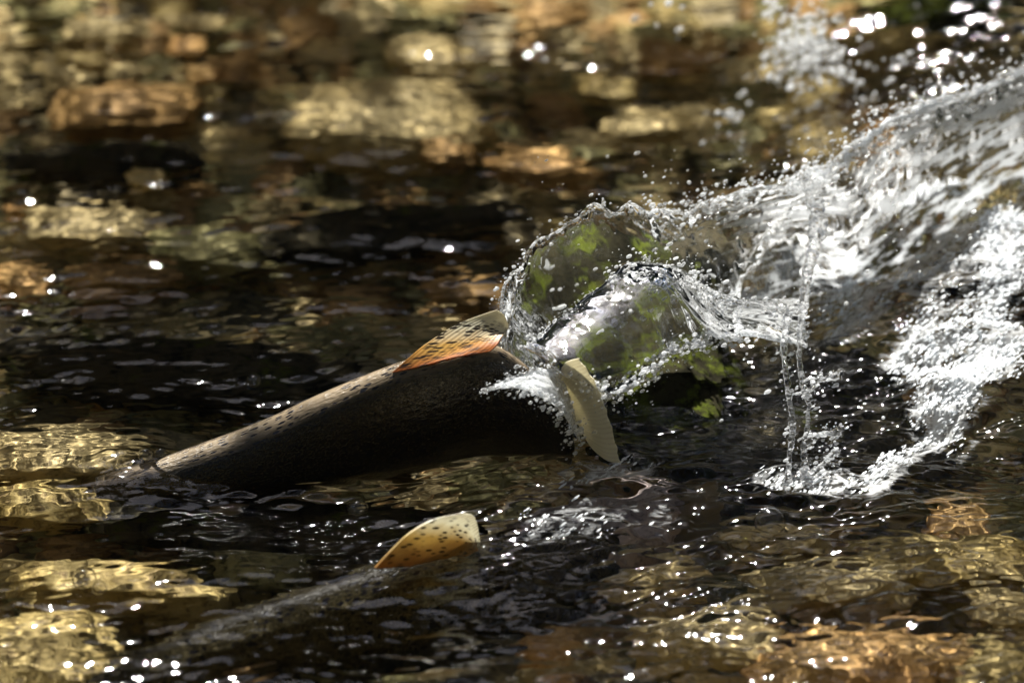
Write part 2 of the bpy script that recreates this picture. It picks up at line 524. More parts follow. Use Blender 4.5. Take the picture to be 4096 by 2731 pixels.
# gravel between the stones
gmats = [OLIVE, BROWN, GOLD, TAN]
protos = []
for k in range(6):
    import bmesh
    bm = bmesh.new()
    bmesh.ops.create_icosphere(bm, subdivisions=2, radius=1)
    for v in bm.verts:
        v.co *= 1 + .3 * mnoise.noise(v.co * 1.2 + Vector((k * 9, 0, 0)))
    bm.verts.ensure_lookup_table()
    protos.append((np.array([v.co[:] for v in bm.verts]), np.array([[q.index for q in f.verts] for f in bm.faces])))
    bm.free()
V, F, MI, n0 = [], [], [], 0
for i in range(3600):
    x, y = rng.uniform(-1.2, 1.2), rng.uniform(-1.2, 1.7)
    r = .011 + .042 * rng.rand() ** 2.4
    pv, pf = protos[i % 6]
    a = rng.uniform(0, 6.28)
    q = pv * np.array([r * rng.uniform(.9, 1.5), r, r * .6])
    q = np.stack([q[:, 0] * math.cos(a) - q[:, 1] * math.sin(a), q[:, 0] * math.sin(a) + q[:, 1] * math.cos(a), q[:, 2]], 1)
    V.append(q + [x, y, -.265 + rng.uniform(-.01, .02)])
    F.append(pf + n0)
    n0 += len(pv)
    MI += [rng.choice(4, p=[.3, .25, .2, .25])] * len(pf)
g = link('gravel', np.concatenate(V), np.concatenate(F))
for mt in gmats:
    g.data.materials.append(mt)
g.data.polygons.foreach_set('material_index', np.array(MI, np.int32))
tag(g, 'loose brown and olive gravel lying between the stones of the stream bed', 'gravel', kind='stuff')


# ------------------------------------------------------------------ fish
def fish_mat(name, b1, b2, spec=.4, s1=(.005, .0045, .004), s2=(.022, .0185, .012)):
    m, t, p, out = new_mat(name)
    uv = nd(t, 'ShaderNodeUVMap')
    sp = nd(t, 'ShaderNodeSeparateXYZ', {0: uv.outputs[0]})
    v = nd(t, 'ShaderNodeTexVoronoi', {'Vector': nd(t, 'ShaderNodeMapping', {'Vector': uv.outputs[0], 'Scale': (58, 70, 1)}).outputs[0], 'Scale': 1.0, 'Randomness': .85})
    nz = nd(t, 'ShaderNodeTexNoise', {'Vector': uv.outputs[0], 'Scale': 60.0, 'Detail': 4.0})
    sc = nd(t, 'ShaderNodeTexVoronoi', {'Vector': nd(t, 'ShaderNodeMapping', {'Vector': uv.outputs[0], 'Scale': (230, 300, 1)}).outputs[0], 'Scale': 1.0})
    n2 = nd(t, 'ShaderNodeTexNoise', {'Vector': uv.outputs[0], 'Scale': 220.0, 'Detail': 3.0})
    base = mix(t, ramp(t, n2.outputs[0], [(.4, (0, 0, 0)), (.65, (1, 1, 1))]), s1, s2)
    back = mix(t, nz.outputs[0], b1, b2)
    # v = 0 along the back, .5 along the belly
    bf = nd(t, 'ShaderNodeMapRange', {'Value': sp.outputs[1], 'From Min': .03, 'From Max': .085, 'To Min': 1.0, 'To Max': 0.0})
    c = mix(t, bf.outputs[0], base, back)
    spot = ramp(t, v.outputs['Distance'], [(.3, (1, 1, 1)), (.4, (0, 0, 0))])
    c = mix(t, spot, c, (.006, .006, .009))
    t.links.new(c, p.inputs['Base Color'])
    p.inputs['Roughness'].default_value = .27
    p.inputs['Specular IOR Level'].default_value = spec
    wet = nd(t, 'ShaderNodeTexNoise', {'Vector': uv.outputs[0], 'Scale': 75.0, 'Detail': 3.0})
    b0 = nd(t, 'ShaderNodeBump', {'Height': wet.outputs[0], 'Strength': .5, 'Distance': .004})
    b = nd(t, 'ShaderNodeBump', {'Height': sc.outputs['Distance'], 'Strength': .3, 'Distance': .0015, 'Normal': b0.outputs[0]})
    t.links.new(b.outputs[0], p.inputs['Normal'])
    return m


def fin_mat(name, base, mid, tip, spots=True, rays=34.0, sv=10.0, su=19.0, sz=0.0):
    m, t, p, out = new_mat(name)
    uv = nd(t, 'ShaderNodeUVMap')
    sp = nd(t, 'ShaderNodeSeparateXYZ', {0: uv.outputs[0]})
    nz = nd(t, 'ShaderNodeTexNoise', {'Vector': uv.outputs[0], 'Scale': 6.0, 'Detail': 3.0})
    uu = nd(t, 'ShaderNodeMath', {0: sp.outputs[0], 1: nd(t, 'ShaderNodeMath', {0: nz.outputs[0], 1: .25}, operation='MULTIPLY').outputs[0]}, operation='ADD')
    c = ramp(t, uu.outputs[0], [(.18, base), (.55, mid), (.85, tip), (1.0, tip)])
    mp = nd(t, 'ShaderNodeMapping', {'Vector': uv.outputs[0], 'Scale': (0, rays, 0)})
    wv = nd(t, 'ShaderNodeTexWave', {'Vector': mp.outputs[0], 'Scale': .16, 'Distortion': .6, 'Detail': 1.0}, bands_direction='Y')
    rr = ramp(t, wv.outputs[0], [(.15, (.45, .38, .3)), (.45, (1, 1, 1))])
    if spots:
        red = nd(t, 'ShaderNodeMath', {0: nd(t, 'ShaderNodeMapRange', {'Value': sp.outputs[1], 'From Min': .3, 'From Max': .95}).outputs[0],
                                       1: nd(t, 'ShaderNodeMapRange', {'Value': uu.outputs[0], 'From Min': .45, 'From Max': .8, 'To Min': 1.0, 'To Max': 0.0}).outputs[0]}, operation='MULTIPLY')
        c = mix(t, red.outputs[0], c, base)
    rf = nd(t, 'ShaderNodeMapRange', {'Value': sp.outputs[0], 'From Min': .72, 'From Max': .97, 'To Min': .05 if spots else .15, 'To Max': .75 if spots else .25})
    c = mix(t, rf.outputs[0], c, mix(t, 1.0, c, rr, 'MULTIPLY'))
    if spots:
        v = nd(t, 'ShaderNodeTexVoronoi', {'Vector': nd(t, 'ShaderNodeMapping', {'Vector': uv.outputs[0], 'Scale': (su, sv, 1)}).outputs[0], 'Scale': 1.0, 'Randomness': .75})
        s1 = ramp(t, v.outputs['Distance'], [(.27 + sz, (1, 1, 1)), (.4 + sz, (0, 0, 0))])
        lim = nd(t, 'ShaderNodeMapRange', {'Value': sp.outputs[0], 'From Min': .74, 'From Max': .9, 'To Min': 1.0, 'To Max': 0.0})
        s2 = nd(t, 'ShaderNodeMath', {0: s1, 1: lim.outputs[0]}, operation='MULTIPLY')
        c = mix(t, s2.outputs[0], c, (.03, .02, .015))
    t.links.new(c, p.inputs['Base Color'])
    p.inputs['Roughness'].default_value = .35
    tr = nd(t, 'ShaderNodeBsdfTranslucent', {'Color': c})
    s = nd(t, 'ShaderNodeMixShader', {0: .42, 1: p.outputs[0], 2: tr.outputs[0]})
    t.links.new(s.outputs[0], out.inputs[0])
    return m


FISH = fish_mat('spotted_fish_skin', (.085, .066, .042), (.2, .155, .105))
FISH2 = fish_mat('shaded_spotted_fish_skin', (.009, .008, .005), (.023, .019, .012), .12, (.014, .012, .007), (.07, .06, .032))  # same skin with a darkened back, standing in for shade on this fish
FIN = fin_mat('orange_spotted_fin', (.3, .095, .022), (.62, .38, .1), (.78, .74, .57), sv=7.0, su=24.0, sz=.1)
FIN2 = fin_mat('tan_spotted_fin', (.28, .15, .045), (.58, .45, .2), (.8, .78, .66))
TAIL = fin_mat('pale_tail_fin', (.6, .55, .36), (.75, .7, .5), (.8, .76, .6), False, 52.0)
PALE = fin_mat('dull_fin', (.08, .06, .035), (.15, .12, .06), (.2, .17, .1), False)
m, t, p, out = new_mat('eye')
p.inputs['Base Color'].default_value = (.01, .01, .01, 1)
p.inputs['Roughness'].default_value = .08
EYE = m

HT = [(0, .010), (.03, .026), (.08, .044), (.15, .062), (.22, .076), (.35, .1), (.5, .116), (.65, .124), (.8, .118), (.92, .085), (1, .045)]
WT = [(0, .012), (.03, .022), (.08, .031), (.15, .039), (.22, .044), (.35, .048), (.5, .047), (.65, .042), (.78, .034), (.9, .022), (1, .012)]


def fish_body(name, top, parent, scale=1.0, roll=0.0, skin=None, n=150, mring=64):
    """top: points along the back line from snout to tail root"""
    P = crom(top, n)
    d = np.r_[0, np.cumsum(np.linalg.norm(np.diff(P, axis=0), axis=1))]
    s = d / d[-1]
    h = np.interp(s, *zip(*HT)) * scale
    w = np.interp(s, *zip(*WT)) * scale
    ker = np.ones(9) / 9
    h = np.convolve(np.pad(h, 4, 'edge'), ker, 'valid')
    w = np.convolve(np.pad(w, 4, 'edge'), ker, 'valid')
    T = np.repeat(((P[-1] - P[0]) * [1, 1, 0])[None], n, 0)     # upright slices along the mean heading
    T /= np.linalg.norm(T, axis=1)[:, None]
    up0 = np.array([0, -math.sin(roll), math.cos(roll)])
    side = np.cross(T, up0)
    side /= np.linalg.norm(side, axis=1)[:, None]
    up = np.cross(side, T)
    C = P - up * h[:, None]
    a = np.linspace(0, 2 * math.pi, mring)
    V = np.zeros((n, mring, 3))
    UVs = np.zeros((n, mring, 2))
    for j, an in enumerate(a):
        ca, sa = math.cos(an), math.sin(an)
        cx = math.copysign(abs(sa) ** 1.08, sa)
        V[:, j] = C + up * (h * ca)[:, None] + side * (w * cx)[:, None]
        # jaw and gill cover creases
        UVs[:, j, 0] = d
        UVs[:, j, 1] = min(an, 2 * math.pi - an) / (2 * math.pi)
    # gill cover: a small step behind the head
    gs = np.exp(-((s - .2) / .006) ** 2)[:, None] * np.clip(np.abs(np.sin(a)), 0, 1)[None, :]
    V -= side[:, None, :] * (np.sign(np.sin(a))[None, :, None] * (gs * .0015 * scale)[:, :, None])
    ev, eu = V.reshape(-1, 3), UVs.reshape(-1, 2)
    F = quads(n, mring)
    nose = len(ev)
    ev = np.vstack([ev, P[0] - up[0] * h[0] - T[0] * .006, P[-1] - up[-1] * h[-1] + T[-1] * .004])
    eu = np.vstack([eu, [0, .2], [d[-1], .2]])
    caps = [[j, j + 1, nose] for j in range(mring - 1)] + [[(n - 1) * mring + j + 1, (n - 1) * mring + j, nose + 1] for j in range(mring - 1)]
    o = link(name, ev, [list(map(int, q)) for q in F] + caps, skin or FISH, parent, uv=eu)
    return o, dict(P=P, T=T, up=up, side=side, h=h, w=w, s=s, C=C)


def fin(name, rows, mat, parent, nu=50, nv=44, thick=.0012, ragged=.0, seed=1):
    """rows: polylines across the rays, from the root to the free edge; each row runs from the leading to the trailing side"""
    G = crom(np.array([crom(r, nv) for r in rows]), nu)
    u = np.linspace(0, 1, nu)
    v = np.linspace(0, 1, nv)
    if ragged:
        e = .6 * np.abs(np.sin(v * 22)) + .4 * vnoise(v * 40, v * 0 + seed, seed)
        G[-6:] -= (G[-1] - G[-9])[None] * (np.linspace(0, 1, 6)[:, None] * e[None] * ragged)[:, :, None]
    N = np.cross(np.gradient(G, axis=0), np.gradient(G, axis=1))
    N /= np.linalg.norm(N, axis=2)[..., None] + 1e-12
    prof = (thick * (1.6 - 1.2 * u))[:, None] + .00012 * np.sin(v * 90)[None]
    A, B = G + N * prof[..., None], G - N * prof[..., None]
    UVg = np.stack(np.meshgrid(v, u), -1)[..., ::-1]
    q = quads(nu, nv)
    k = nu * nv
    i = np.arange(k).reshape(nu, nv)
    loop = np.r_[i[0, :], i[1:, -1], i[-1, -2::-1], i[-2:0:-1, 0]]
    l2 = np.roll(loop, -1)
    rim = np.stack([loop, loop + k, l2 + k, l2], 1)
    F = np.vstack([q, q[:, ::-1] + k, rim])
    return link(name, np.vstack([A.reshape(-1, 3), B.reshape(-1, 3)]), F, mat, parent, uv=np.vstack([UVg.reshape(-1, 2)] * 2))


def empty(name, loc):
    o = bpy.data.objects.new(name, None)
    COL.objects.link(o)
    o.empty_display_size = .05
    o.location = loc
    return o


def rebase(root):                        # parts were modelled in place; keep them there under a moved Empty
    for c in COL.objects:
        if c.parent is root:
            c.matrix_parent_inverse = root.matrix_basis.inverted()


def side_fin(name, fr, s0, ang, length, chord, back, parent, sgn, mat=PALE):
    i = int(np.argmin(np.abs(fr['s'] - s0)))
    j = min(i + max(2, int(chord / .005)), len(fr['s']) - 1)
    C, up, sd, T, h, w = (fr[k] for k in ('C', 'up', 'side', 'T', 'h', 'w'))
    root = [C[k] + up[k] * h[k] * math.cos(ang) * .97 + sd[k] * sgn * w[k] * math.sin(ang) * .97 for k in np.linspace(i, j, 4).astype(int)]
    dirv = up[i] * math.cos(ang) + sd[i] * sgn * math.sin(ang) * .8
    mid = [r + dirv * length * .5 + T[i] * back * .5 for r in root]
    tip = [r + dirv * length * (1 - .3 * k / 3) + T[i] * back for k, r in enumerate(root)]
    return fin(name, [root, mid, tip], mat, parent, 16, 16)


def build_fish(top, dorsal, dmat, tail, tmat, label, roll=0, scale=1.0, ragged=.2, skin=None):
    root = empty('salmon', (0, 0, 0))
    tag(root, label, 'fish', 'salmon struggling up the stream')
    body, fr = fish_body('body', top, root, scale, roll, skin)
    fin('dorsal_fin', dorsal, dmat, root, 90, 80, .0012, ragged, 3)
    fin('tail_fin', tail, tmat, root, 60, 120, .0012, .5, 5)
    for sgn in (-1, 1):
        side_fin('pectoral_fin', fr, .21, 2.3, .085, .035, .05, root, sgn)
        side_fin('pelvic_fin', fr, .56, 2.75, .06, .03, .035, root, sgn)
    side_fin('anal_fin', fr, .76, 3.14, .06, .05, .03, root, 1)
    i = int(np.argmin(np.abs(fr['s'] - .085)))
    import bmesh
    for sgn in (-1, 1):
        bm = bmesh.new()
        bmesh.ops.create_uvsphere(bm, u_segments=20, v_segments=12, radius=.0085)
        me = bpy.data.meshes.new('eye')
        bm.to_mesh(me)
        bm.free()
        me.shade_smooth()
        me.materials.append(EYE)
        e = bpy.data.objects.new('eye', me)
        COL.objects.link(e)
        e.parent = root
        e.location = Vector(fr['C'][i] + fr['up'][i] * fr['h'][i] * .4 + fr['side'][i] * sgn * fr['w'][i] * .8)
    return root, fr


# fish one: back out of the water, tail beating
top1 = [PY(*a) for a in ((390, 1975, -.385), (540, 1890, -.385), (800, 1795, -.38), (1050, 1700, -.375), (1300, 1582, -.37), (1600, 1460, -.365),
                         (1780, 1414, -.362), (1900, 1384, -.36), (1990, 1390, -.36), (2085, 1450, -.36), (2165, 1520, -.362), (2235, 1610, -.365), (2290, 1700, -.365))]
dors1 = [[PY(*a) for a in r] for r in (
    ((1570, 1490, -.372), (1700, 1462, -.378), (1830, 1428, -.382), (1960, 1405, -.382)),
    ((1635, 1432, -.366), (1760, 1420, -.372), (1880, 1398, -.376), (1990, 1378, -.376)),
    ((1715, 1368, -.358), (1830, 1365, -.364), (1925, 1358, -.366), (2005, 1350, -.366)),
    ((1840, 1292, -.35), (1920, 1300, -.354), (1985, 1315, -.356), (2022, 1330, -.357)),
    ((1990, 1238, -.346), (2012, 1252, -.347), (2026, 1275, -.348), (2034, 1308, -.349)))]
tail1 = [[PY(*a) for a in r] for r in (
    ((2250, 1560, -.31), (2275, 1610, -.30), (2300, 1660, -.30), (2330, 1720, -.31)),
    ((2240, 1490, -.35), (2300, 1580, -.34), (2340, 1680, -.34), (2370, 1790, -.36)),
    ((2262, 1450, -.385), (2345, 1560, -.38), (2395, 1690, -.385), (2430, 1840, -.40)),
    ((2318, 1432, -.41), (2388, 1535, -.42), (2440, 1680, -.425), (2485, 1850, -.43)))]
f1, fr1 = build_fish(top1, dors1, FIN, tail1, TAIL, 'dark spotted salmon with its back and orange fin out of the water', R(15), 1.0)

# fish two: just under the surface, only the dorsal fin in the air
D2 = PZ(1700, 2235, -.004)
hd = Vector((-math.cos(R(27)), -math.sin(R(27)), 0))
prof2 = [(.50, -.115), (.43, -.080), (.34, -.052), (.22, -.030), (.10, -.016), (0, -.010), (-.10, -.016), (-.2, -.03), (-.29, -.055), (-.36, -.07)]
top2 = [Vector((D2.x, D2.y, 0)) + hd * a + Vector((0, 0, z)) for a, z in prof2]
dors2 = [[PY(*a) for a in r] for r in (
    ((1500, 2270, -.665), (1650, 2262, -.63), (1780, 2255, -.60), (1900, 2250, -.56)),
    ((1570, 2195, -.655), (1700, 2195, -.62), (1820, 2200, -.59), (1915, 2215, -.56)),
    ((1640, 2130, -.645), (1760, 2140, -.61), (1850, 2155, -.585), (1920, 2185, -.565)),
    ((1735, 2077, -.63), (1825, 2084, -.605), (1885, 2122, -.585), (1918, 2190, -.57)),
    ((1850, 2053, -.61), (1893, 2060, -.60), (1912, 2105, -.588), (1922, 2178, -.575)))]
e = top2[-1]
tl = [[Vector((e.x, e.y, e.z - .03)) - hd * a + Vector((0, 0, z)) for z in zs] for a, zs in
      ((-.02, (.025, .01, -.01, -.025)), (.05, (.06, .02, -.02, -.07)), (.10, (.085, .025, -.03, -.095)))]
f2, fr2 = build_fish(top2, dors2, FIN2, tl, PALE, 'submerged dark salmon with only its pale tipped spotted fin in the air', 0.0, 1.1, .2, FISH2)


# ------------------------------------------------------------------ splash
def sheet(name, rows, parent, thick=.004, nu=120, nv=200, rip=.004, freq=40, seed=1, froth=None, mat=SPLASH, edge=None, calm_k=0.0, calm_to=.5):
    G = crom(np.array([crom(r, nv) for r in rows]), nu)
    u, v = np.meshgrid(np.linspace(0, 1, nu), np.linspace(0, 1, nv), indexing='ij')
    N = np.cross(np.gradient(G, axis=0), np.gradient(G, axis=1))
    N /= np.linalg.norm(N, axis=2)[..., None] + 1e-12
    lu = np.linalg.norm(G[-1, nv // 2] - G[0, nv // 2])
    lv = np.linalg.norm(np.diff(G[nu // 2], axis=0), axis=1).sum()
    x, y = v * lv * freq, u * lu * freq
    calm = 1 - calm_k * sstep(calm_to, calm_to - .15, v)
    r1 = (fbm(x, y, seed, 3) - .5) * 2 * rip * calm
    r2 = (fbm(x * 1.7 + 9, y * 1.2, seed + 5, 3) - .5) * 2 * rip * calm
    bd = np.minimum(np.minimum(u, 1 - u) * nu, np.minimum(v, 1 - v) * nv) / 10
    th = thick * (.35 + .65 * np.clip(bd, 0, 1))
    # torn edge: shift the outer rows in and out
    if edge:
        k = (fbm(v * lv * 60, u * 0, seed + 9, 3) - .5) * edge
        G = G + (G[-1] - G[-12])[None] / np.linalg.norm(G[-1] - G[-12], axis=1)[None, :, None] * (k * np.clip((u - .75) * 4, 0, 1))[..., None]
    A = G + N * (r1 + th)[..., None]
    B = G + N * (r2 * .6 + r1 * .4 - th)[..., None]
    q = quads(nu, nv)
    k = nu * nv
    i = np.arange(k).reshape(nu, nv)
    loop = np.r_[i[0, :], i[1:, -1], i[-1, -2::-1], i[-2:0:-1, 0]]
    l2 = np.roll(loop, -1)
    F = np.vstack([q, q[:, ::-1] + k, np.stack([loop, loop + k, l2 + k, l2], 1)])
    fr = np.zeros(2 * k) if froth is None else np.tile(froth(u, v).ravel(), 2)
    o = link(name, np.vstack([A.reshape(-1, 3), B.reshape(-1, 3)]), F, mat, parent, attr={'froth': fr})
    return o, G


def tube(pts, rad, n=60, m=10, seed=0, bead=.5):
    P = crom(pts, n)
    r = np.interp(np.linspace(0, 1, n), np.linspace(0, 1, len(rad)), rad)
    r = r * (1 + bead * 1.6 * (fbm(np.arange(n) * .45, np.zeros(n), seed, 3) - .5))
    P = P + .004 * (np.stack([fbm(np.arange(n) * .2, np.zeros(n) + k * 7, seed + 40, 3) for k in range(3)], 1) - .5)
    T = np.gradient(P, axis=0)
    T /= np.linalg.norm(T, axis=1)[:, None]
    a = np.array([.3, .9, .2])
    s1 = np.cross(T, a)
    s1 /= np.linalg.norm(s1, axis=1)[:, None]
    s2 = np.cross(T, s1)
    an = np.linspace(0, 2 * math.pi, m, endpoint=False)
    V = P[:, None] + r[:, None, None] * (np.cos(an)[None, :, None] * s1[:, None] + np.sin(an)[None, :, None] * s2[:, None])
    i = np.arange(n * m).reshape(n, m)
    j = np.roll(i, -1, 1)
    F = np.stack([i[:-1], j[:-1], j[1:], i[1:]], -1).reshape(-1, 4)
    return V.reshape(-1, 3), F


def tubes(name, lst, mat, parent, froth=.0):
    V, F, n0 = [], [], 0
    for k, (pts, rad, n) in enumerate(lst):
        v, f = tube(pts, rad, n, 10, k + 3)
        V.append(v)
        F.append(f + n0)
        n0 += len(v)
    V = np.vstack(V)
    return link(name, V, np.vstack(F), mat, parent, attr={'froth': np.full(len(V), froth)})


sp_root = empty('water_splash', (0, 0, 0))
tag(sp_root, 'clear sheet of water thrown up and curling around the beating tail', 'splash')
A3 = lambda *L: [PY(*a) for a in L]
curtain = [
    A3((2150, 1590, -.31), (2230, 1565, -.26), (2320, 1540, -.2), (2440, 1500, -.17), (2600, 1450, -.15), (2780, 1390, -.12), (2980, 1320, -.05), (3210, 1200, .08), (3420, 1230, .14), (3650, 1180, .2), (3900, 1080, .28), (4180, 960, .34)),
    A3((2120, 1530, -.31), (2190, 1470, -.27), (2270, 1400, -.21), (2400, 1320, -.18), (2570, 1240, -.15), (2750, 1180, -.11), (2960, 1110, -.04), (3200, 1080, .07), (3420, 1130, .1), (3650, 1050, .17), (3900, 930, .25), (4180, 800, .33)),
    A3((2075, 1505, -.32), (2100, 1380, -.28), (2180, 1240, -.22), (2320, 1120, -.18), (2500, 1040, -.14), (2700, 1030, -.09), (2920, 970, -.02), (3195, 910, .06), (3420, 950, .08), (3650, 830, .14), (3900, 700, .23), (4180, 590, .33)),
    A3((2030, 1495, -.33), (2030, 1320, -.29), (2090, 1150, -.23), (2250, 1000, -.18), (2450, 910, -.13), (2670, 930, -.07), (2900, 860, .0), (3190, 790, .06), (3400, 760, .08), (3630, 610, .14), (3900, 500, .24), (4180, 400, .35)),
    A3((2008, 1490, -.335), (2002, 1280, -.3), (2060, 1090, -.235), (2235, 920, -.18), (2430, 832, -.13), (2660, 865, -.06), (2900, 790, .01), (3185, 725, .06), (3330, 640, .08), (3560, 480, .14), (3850, 375, .25), (4170, 250, .38))]
cs, CG = sheet('water_curtain', curtain, sp_root, .0035, 150, 420, .004, 26, 2,
               lambda u, v: -.1 + .42 * np.exp(-((1 - u) / .04) ** 2) + .5 * sstep(.4, .65, v) + 1.7 * sstep(.3, .6, v) * (fbm(v * 40 + u * 10, u * 40 - v * 30, 91, 4) - .45), edge=.03, calm_k=.75)
# the smooth fold of the tongue: its ridge climbs away from the tail, its face lies open to the sun
HV = (SUN + CAM.normalized()).normalized()
ra, rb = PY(2165, 1428, -.37), PY(2590, 1085, -.223)
t1 = (rb - ra).normalized()
t2 = HV.cross(t1).normalized()
if t2.y > 0:
    t2 = -t2
ridge = [ra.lerp(rb, k / 7) + t2 * f + HV * g for k, (f, g) in enumerate(((0, 0), (.002, .0), (-.002, -.0005), (.001, .001), (-.002, -.0005), (.002, .0), (-.001, .001), (-.005, -.002)))]
wob = [.003, .0036, .0028, .0038, .003, .0034, .003, .006]
lobe = [
    [q - t2 * .034 - HV * w for q, w in zip(ridge, wob)] + A3((2680, 1075, -.18), (2760, 1110, -.145), (2900, 1190, -.12), (3200, 1195, -.07)),
    ridge + A3((2680, 1085, -.215), (2770, 1130, -.195), (2910, 1220, -.17), (3210, 1235, -.1)),
    [q + t2 * .045 - HV * w * 1.5 for q, w in zip(ridge, wob[::-1])] + A3((2770, 1240, -.27), (2850, 1260, -.24), (2960, 1290, -.22), (3220, 1310, -.17)),
    A3((2330, 1525, -.4), (2390, 1560, -.41), (2455, 1585, -.41), (2520, 1550, -.4), (2590, 1500, -.38), (2650, 1450, -.36), (2720, 1410, -.33), (2790, 1370, -.31),
       (2850, 1350, -.3), (2930, 1345, -.29), (3020, 1340, -.28), (3230, 1390, -.22))]
ls, LG = sheet('water_tongue', lobe, sp_root, .004, 110, 220, .0035, 22, 8,
               lambda u, v: -.1 + .4 * sstep(.45, .8, v) + .8 * sstep(.35, .6, v) * (fbm(v * 22, u * 16 - v * 14, 95, 4) - .5) + .4 * np.exp(-((1 - u) / .08) ** 2) * sstep(.2, .5, v), edge=.025, calm_k=.72, calm_to=.62)
film = [
    A3((1930, 1565, -.41), (2060, 1510, -.40), (2160, 1480, -.385), (2240, 1490, -.365)),
    A3((2010, 1550, -.42), (2120, 1540, -.41), (2215, 1560, -.40), (2285, 1600, -.38)),
    A3((2060, 1545, -.425), (2180, 1590, -.42), (2270, 1680, -.41), (2325, 1790, -.39))]
fs, FG = sheet('water_film', film, sp_root, .002, 60, 90, .004, 60, 15, lambda u, v: .42 + .25 * np.sin(v * 3.1), edge=.02)
ropes = [
    (A3((3200, 700, .04), (3260, 800, .02), (3270, 930, -.02), (3230, 1100, -.1), (3210, 1250, -.18)), [.006, .012, .013, .007, .007], 90),
    (A3((3150, 1250, -.22), (3135, 1400, -.27), (3150, 1550, -.32), (3170, 1700, -.36), (3155, 1850, -.41), (3150, 1960, -.45)), [.006, .0045, .004, .005, .0035, .007], 160),
    (A3((3215, 1230, -.2), (3195, 1380, -.25), (3215, 1560, -.3), (3235, 1640, -.33), (3215, 1800, -.38), (3230, 1950, -.44)), [.006, .003, .0045, .0025, .004, .007], 160),
    (A3((3225, 1590, -.31), (3260, 1530, -.31), (3300, 1515, -.31), (3365, 1500, -.31)), [.004, .004, .0035, .009], 44),
    (A3((3225, 1780, -.38), (3270, 1740, -.38), (3320, 1735, -.38), (3370, 1725, -.38)), [.005, .004, .004, .009], 44),
    (A3((3240, 1900, -.42), (3300, 1850, -.42), (3350, 1800, -.41)), [.005, .003, .004], 30),
    (A3((3150, 1240, -.2), (2980, 1210, -.2), (2850, 1170, -.2), (2750, 1110, -.22)), [.008, .006, .004, .003], 70)]
tubes('water_jet', ropes, SPLASH, sp_root, .40)
rims = [(list(CG[-1][::12]), [.0022, .002, .0025, .004, .004], 300), (list(LG[0][:130:10]), [.0016, .0012, .0016], 160),
        (list(LG[-1][10::10]), [.0025, .003, .0035, .003], 200),
        (list(FG[0][::10]), [.003, .003], 70),
        (A3((2005, 1480, -.36), (2060, 1530, -.4), (1990, 1545, -.42), (1930, 1570, -.42)), [.004, .004, .003, .002], 60)]
tubes('water_rim', rims, SPLASH, sp_root, .45)

# ------------------------------------------------------------------ droplets, foam, bubbles
bmo = [np.array([(0, 0, 1), (0, 0, -1), (1, 0, 0), (0, 1, 0), (-1, 0, 0), (0, -1, 0)], float), None]
import bmesh
bm = bmesh.new()
bmesh.ops.create_icosphere(bm, subdivisions=2, radius=1)
bm.verts.ensure_lookup_table()
SV = np.array([v.co[:] for v in bm.verts])
SF = np.array([[q.index for q in f.verts] for f in bm.faces])
bm.free()
bm = bmesh.new()
bmesh.ops.create_icosphere(bm, subdivisions=1, radius=1)
bm.verts.ensure_lookup_table()
LV = np.array([v.co[:] for v in bm.verts])
LF = np.array([[q.index for q in f.verts] for f in bm.faces])
bm.free()


def blobs(name, pts, rad, mat, stretch=1.0, lo=False, dirs=None):
    bv, bf = (LV, LF) if lo else (SV, SF)
    pts, rad = np.asarray(pts, float), np.asarray(rad, float)
    n = len(pts)
    d = np.array([.85, 0, .5]) if dirs is None else dirs
    d = d / np.linalg.norm(d)
    st = 1 + (stretch - 1) * rng.rand(n)
    V = bv[None] * rad[:, None, None]
    V = V + (V @ d)[..., None] * d[None, None] * (st - 1)[:, None, None]
    V = V + pts[:, None]
    F = bf[None] + (np.arange(n) * len(bv))[:, None, None]
    return link(name, V.reshape(-1, 3), F.reshape(-1, 3), mat)


D, Rr = [], []


def spray(curve, n, spread, r0, r1):
    c = np.asarray([list(q) for q in curve])
    idx = rng.randint(0, len(c), n)
    for i in idx:
        D.append(c[i] + rng.normal(0, 1, 3) * spread)
        Rr.append(r0 + (r1 - r0) * rng.rand() ** 2.5)


spray(CG[-1], 650, .008, .0005, .0026)
spray(CG[-1][180:], 900, .02, .0005, .0032)
spray(LG[0][:130], 160, .005, .0005, .002)
spray(LG[-1], 600, .01, .0005, .003)
spray(LG[40][110:], 500, .02, .0005, .003)
spray(FG[0], 140, .007, .0005, .002)
spray(FG[-1], 320, .01, .0005, .003)
for pts, rad, n in ropes:
    spray(crom(pts, 60), 80, .009, .0005, .0025)
for k in range(420):
    q = PY(rng.uniform(2100, 3950), rng.uniform(600, 2000), rng.uniform(-.45, .1))
    if q.z > .02:
        D.append(np.array(q))
        Rr.append(.0006 + .0022 * rng.rand() ** 3)
for cx, cy, sx, sy, n in ((3180, 60, 70, 60, 60), (3230, 130, 60, 50, 60), (3180, 200, 60, 40, 80), (3220, 270, 80, 40, 70),
                          (3080, 300, 60, 30, 14), (3350, 280, 60, 40, 25), (3620, 240, 40, 25, 12), (2660, 60, 60, 70, 8), (3290, 190, 60, 50, 30),
                          (3400, 480, 200, 110, 70), (3250, 560, 90, 90, 40), (2900, 480, 60, 60, 25)):
    for k in range(n):
        D.append(np.array(PY(rng.normal(cx, sx), rng.normal(cy, sy), rng.uniform(.55, .75))))
        Rr.append(.0012 + .004 * rng.rand() ** 2)
dr = blobs('water_droplets', D, Rr, SPLASH, 2.2)
at = dr.data.attributes.new('froth', 'FLOAT', 'POINT')
at.data.foreach_set('value', np.full(len(dr.data.vertices), .5, np.float32))
tag(dr, 'countless clear water droplets flying around the splash', 'droplets', kind='stuff')

